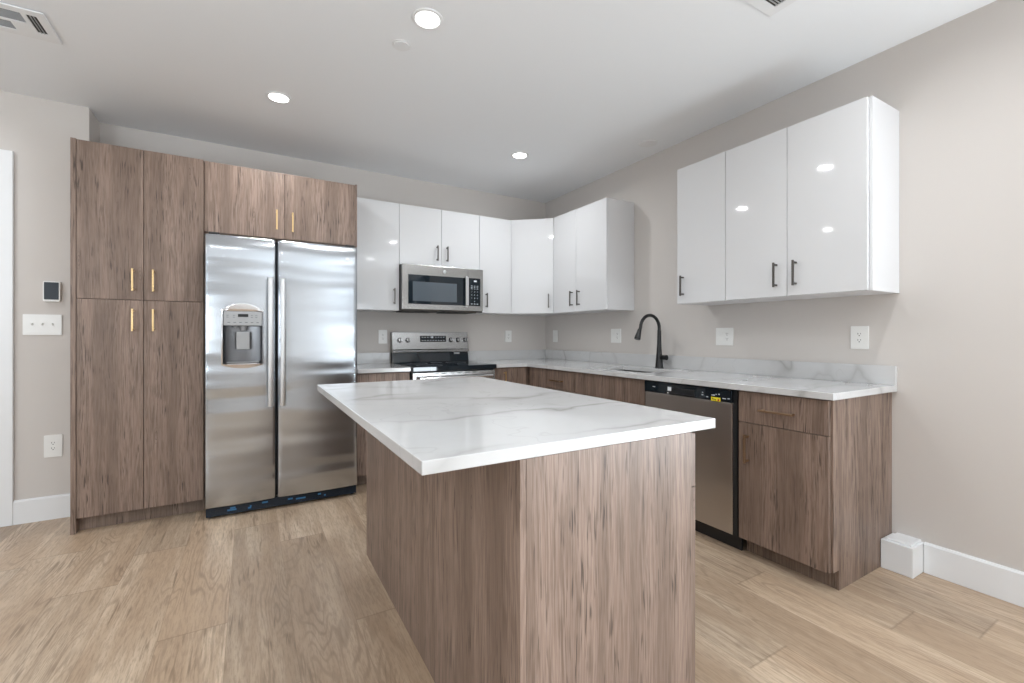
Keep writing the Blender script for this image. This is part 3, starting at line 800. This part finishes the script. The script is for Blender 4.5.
# ================================================================ white wall cabinets
UB, UT = 1.390, 2.327; UD = -.320
def ubody(t, L, z0=UB, z1=UT, extra=0):
    obj('body', B().box(.0008, L-.0008, UD+.0205, -.001, .0, z1-z0, .001), 'whitebox', t)
def uppers(label, loc, rz, L, doors, z0=UB, z1=UT, end=None):
    t = thing('wall_cabinet', label, 'cabinet', (*loc, z0), rz)
    ubody(t, L, z0, z1)
    for (a, c, hx_) in doors:
        front(t, 'door', a, c, .0, z1-z0, UD, 'gloss', hx_, (.122 if hx_ is not None else None), 'pewter')
    return t
x0 = -2.1345
uppers('glossy white wall cabinet with a single door, next to the refrigerator', (-2.1345, 0), 0, .3725, [(0, .3725, X(-1.810))])
x0 = -1.762
uppers('short glossy white wall cabinet with two doors above the microwave', (-1.762, 0), 0, .776, [(0, X(-1.3715), X(-1.418)), (X(-1.3715), .776, X(-1.322))], 1.797)
x0 = -.9855
uppers('glossy white single-door wall cabinet right of the microwave', (-.9855, 0), 0, .352, [(0, .352, X(-.918))])
# diagonal corner cabinet
t = thing('corner_cabinet', 'glossy white diagonal wall cabinet filling the corner', 'cabinet', (0, 0, UB))
cx0, cy0 = .6325, .6045
b = B(); b.prism([(-.001, -.001), (-cx0, -.001), (-cx0, UD+.02), (UD+.014, -cy0), (-.001, -cy0)], 0, UT-UB)
obj('body', b, 'whitebox', t, bevel=.001)
pa, pb = Vector((-cx0, UD, 0)), Vector((UD, -cy0, 0)); dl = (pb-pa).length; ang = math.atan2(pb.y-pa.y, pb.x-pa.x)
d = obj('door', B().box(G, dl-G, 0, .019, G, UT-UB-G, .0012), 'gloss', t); d.location = pa + Vector((0, 0, 0)); d.rotation_euler = (0, 0, ang)
pull(d, dl-.045, .122, -.0002, 'pewter')
# right wall, beside the corner
uppers('glossy white two-door wall cabinet on the right wall, adjoining the corner cabinet', (0, -.606), -HPI, .762, [(0, .353, .303), (.353, .762, .406)])
# right wall, over the dishwasher
t = uppers('glossy white single-door wall cabinet nearest the faucet, left end of its run', (0, -2.0885), -HPI, .3705, [(0, .3705, .054)])
t = uppers('glossy white two-door wall cabinet above the dishwasher, at the open end of its run', (0, -2.4595), -HPI, .7535, [(0, .3745, .3175), (.3745, .7525, .4225)])
obj('end_panel', B().box(.7535, .766, UD+.0195, -.001, -.001, UT-UB+.001, .001), 'whitebox', t)

# ================================================================ island
IX0, IX1, IY0, IY1 = -2.584, -1.641, -3.333, -1.664
t = thing('island_cabinet', 'taupe wood kitchen island base standing in the middle of the floor', 'island', (-2.04, -2.5, 0))
lx = lambda v: v+2.04
ly = lambda v: v+2.5
bx0, bx1, by0, by1 = -2.349, -1.750, -3.332, -1.744
obj('body', B().box(lx(bx0)+.019, lx(bx1)-.001, ly(by0)+.02, ly(by1)-.019, .089, .878), 'wood', t)
obj('back_panel', B().box(lx(bx0), lx(bx0)+.0175, ly(by0), ly(by1), .0005, .8835, .001), 'wood', t)
obj('end_panel', B().box(lx(bx0)+.018, lx(bx1), ly(by0)+.001, ly(by0)+.019, .0005, .8835, .001), 'wood', t)
obj('end_panel', B().box(lx(bx0)+.018, lx(bx1), ly(by1)-.018, ly(by1), .0005, .8835, .001), 'wood', t)
obj('toe_kick', B().box(lx(bx1)-.075, lx(bx1)-.06, ly(by0)+.02, ly(by1)-.019, .0005, .088), 'toe', t)
n = 3; yy0 = ly(by0)+.002; step = (ly(by1)-.002-yy0)/n
for k in range(n):
    a, c = yy0+k*step+G, yy0+(k+1)*step-G
    dr = obj('drawer', B().box(lx(-1.749), lx(-1.7305), a, c, .7185, .878, .0012), 'wood', t)
    b = B(); m = (a+c)/2; xx = lx(-1.7305)
    b.box(xx+.028, xx+.0365, m-.069, m+.069, .794, .8025, .001)
    for s in (-1, 1): b.box(xx, xx+.029, m+s*.057-.004, m+s*.057+.004, .794, .8025, .001)
    obj('handle', b, 'bronze', dr)
    do = obj('door', B().box(lx(-1.749), lx(-1.7305), a, c, .09, .7155, .0012), 'wood', t)
    b = B(); m = c-.05
    b.box(xx+.028, xx+.0365, m-.004, m+.004, .52, .658, .001)
    for z in (.532, .646): b.box(xx, xx+.029, m-.004, m+.004, z-.004, z+.004, .001)
    obj('handle', b, 'bronze', do)
o = obj('island_countertop', B().box(IX0+2.04, IX1+2.04, IY0+2.5, IY1+2.5, 0, .030, .002), 'quartz')
o.location = (-2.04, -2.5, .884); o['label'] = 'large white veined quartz slab on top of the kitchen island'; o['category'] = 'countertop'

# ================================================================ wall plates
def plate(name, label, cat, loc, rz, w, h, kinds, group=None):
    t = thing(name, label, cat, loc, rz, group)
    obj('cover_plate', B().rrect(-w/2, w/2, -h/2, h/2, -.006, -.0006, .004).rrect(-w/2+.003, w/2-.003, -h/2+.003, h/2-.003, -.0072, -.0058, .003), 'plate', t)
    n = len(kinds); s = .046
    for k, kd in enumerate(kinds):
        cx = (k-(n-1)/2)*s
        if kd == 'outlet':
            f = obj('receptacle', B().rrect(cx-.0165, cx+.0165, -.0335, .0335, -.0086, -.0068, .003), 'plate', t)
            b = B()
            for z in (-.017, .017):
                b.box(cx-.0075, cx-.0052, -.0092, -.0085, z, z+.009); b.box(cx+.0052, cx+.0075, -.0092, -.0085, z+.001, z+.008); b.cyl((cx, -.0085, z-.006), (cx, -.0092, z-.006), .0028, n=12)
            obj('slots', b, 'slot', f)
        elif kd == 'rocker':
            f = obj('rocker', B().xprism([(-.0066, -.0325), (-.0088, -.0325), (-.0068, .0), (-.0105, .0325), (-.0066, .0325)], cx-.016, cx+.016), 'plate', t)
        elif kd == 'toggle':
            obj('toggle', B().rrect(cx-.006, cx+.006, -.012, .012, -.0078, -.0068, .002).xprism([(-.0066, -.004), (-.0066, .006), (-.019, .012), (-.020, .006)], cx-.0035, cx+.0035), 'plate', t)
    return t
plate('wall_outlet', 'white duplex outlet low on the wall left of the pantry', 'outlet', (-3.970, JY, .466), 0, .086, .140, ['outlet'])
plate('light_switch', 'white triple toggle switch plate left of the pantry, below the thermostat', 'switch', (-4.019, JY, 1.240), 0, .178, .130, ['toggle']*3)
plate('wall_outlet', 'white outlet above the short worktop left of the range', 'outlet', (-1.825, 0, 1.161), 0, .078, .126, ['outlet'])
plate('wall_outlet', 'white outlet on the back wall between the range and the corner', 'outlet', (-.487, 0, 1.164), 0, .078, .124, ['outlet'])
plate('light_switch', 'white single rocker switch on the right wall close to the corner', 'switch', (0, -.193, 1.166), -HPI, .080, .128, ['rocker'])
plate('wall_outlet', 'white double plate with rocker and outlet on the right wall, left of the faucet', 'outlet', (0, -1.143, 1.170), -HPI, .128, .128, ['rocker', 'outlet'])
plate('wall_outlet', 'white double plate with rocker and outlet on the right wall, right of the faucet', 'outlet', (0, -2.234, 1.164), -HPI, .132, .124, ['rocker', 'outlet'])
plate('wall_outlet', 'white single outlet above the open end of the long worktop', 'outlet', (0, -3.051, 1.160), -HPI, .084, .126, ['outlet'])
t = thing('thermostat', 'small thermostat with dark screen and white frame on the wall left of the pantry', 'thermostat', (-3.974, JY, 1.452))
obj('housing', B().rrect(-.040, .040, -.064, .064, -.022, -.0006, .008), 'plate', t, bevel=.0015)
obj('screen', B().rrect(-.034, .034, -.052, .058, -.0235, -.0221, .004), 'screen', t)

# ================================================================ ceiling fittings
lamp_labels = ['bright recessed ceiling downlight nearest the island, beside the small round cover', 'bright recessed ceiling downlight in front of the refrigerator',
               'bright recessed ceiling downlight nearest the back corner of the kitchen']
names_rest = ['recessed ceiling downlight in front of the left door', 'recessed ceiling downlight near the end of the right worktop', 'recessed ceiling downlight near the right wall behind the viewer',
              'recessed ceiling downlight above the viewer', 'recessed ceiling downlight in the middle near the windows', 'recessed ceiling downlight on the left of the living area', 'recessed ceiling downlight in the far left near the windows']
for k, (x, y) in enumerate(LAMPS):
    t = thing('recessed_light', (lamp_labels+names_rest)[k], 'ceiling light', (x, y, H))
    obj('trim_ring', B().lathe([(.055, -.0006), (.074, -.0006), (.072, -.005), (.060, -.008), (.055, -.004)], (0, 0, 0), 40), 'trim', t, smooth=True)
    obj('lens', B().lathe([(0, -.0045), (.0545, -.0045), (.0545, -.0008), (0, -.0008)], (0, 0, 0), 40), 'lens', t)
    d = bpy.data.lights.new('lamp', 'AREA'); d.shape = 'DISK'; d.size = .10; d.energy = LAMP_W; d.color = (.96, .98, 1.0); d.spread = math.radians(165)
    o = bpy.data.objects.new('lamp', d); C.objects.link(o); o.parent = t; o.location = (0, 0, -.012)
def cover(label, x, y, r):
    o = obj('round_ceiling_cover', B().lathe([(0, -.008), (r*.80, -.008), (r*.84, -.004), (r, -.0035), (r, -.0006), (0, -.0006)], (0, 0, 0), 40), 'trim', smooth=True)
    o.location = (x, y, H); o['label'] = label; o['category'] = 'ceiling cover'
cover('small white round cover plate on the ceiling next to a bright downlight', -2.21, -1.917, .047)
cover('white round cover plate on the ceiling near the right wall', -.21, -1.72, .074)
def register(label, x0, x1, y0, y1, openings):
    t = thing('ceiling_vent', label, 'vent', ((x0+x1)/2, (y0+y1)/2, H))
    cx, cy = (x0+x1)/2, (y0+y1)/2
    xs = sorted({x0, x1, *[v for o in openings for v in o[:2]]}); ys = sorted({y0, y1, *[v for o in openings for v in o[2:4]]})
    inh = lambda a, c: any(o[0] < a < o[1] and o[2] < c < o[3] for o in openings)
    b = B().grid([v-cx for v in xs], [v-cy for v in ys], lambda i, j: not inh((xs[i]+xs[i+1])/2, (ys[j]+ys[j+1])/2), -.010, -.0036)
    obj('frame', b, 'trim', t, bevel=.002)
    obj('backing', B().box(x0+.012-cx, x1-.012-cx, y0+.012-cy, y1-.012-cy, -.0034, -.0006), 'slot', t)
    b = B()
    for (a, c, e, f, dr) in openings:
        if dr == 'y':
            n = max(2, round((c-a)/.013))
            for k in range(1, n): xx = a+(c-a)*k/n-cx; b.box(xx-.0012, xx+.0012, e-cy, f-cy, -.0095, -.0036)
        else:
            n = max(2, round((f-e)/.013))
            for k in range(1, n): yy = e+(f-e)*k/n-cy; b.box(a-cx, c-cx, yy-.0012, yy+.0012, -.0095, -.0036)
    obj('louver', b, 'lgrey', t)
register('white ceiling air register above the wall left of the pantry', -4.08, -3.715, -1.305, -1.045,
         [(-3.985, -3.806, -1.262, -1.180, 'x'), (-3.787, -3.751, -1.262, -1.112, 'y'), (-4.035, -4.0, -1.262, -1.112, 'y'), (-3.985, -3.868, -1.160, -1.09, 'x')])
register('white ceiling air register high above the white cabinets near the right wall', -1.10, -.784, -3.33, -3.008,
         [(-1.05, -.83, -3.28, -3.19, 'x'), (-1.05, -.83, -3.14, -3.055, 'x')])
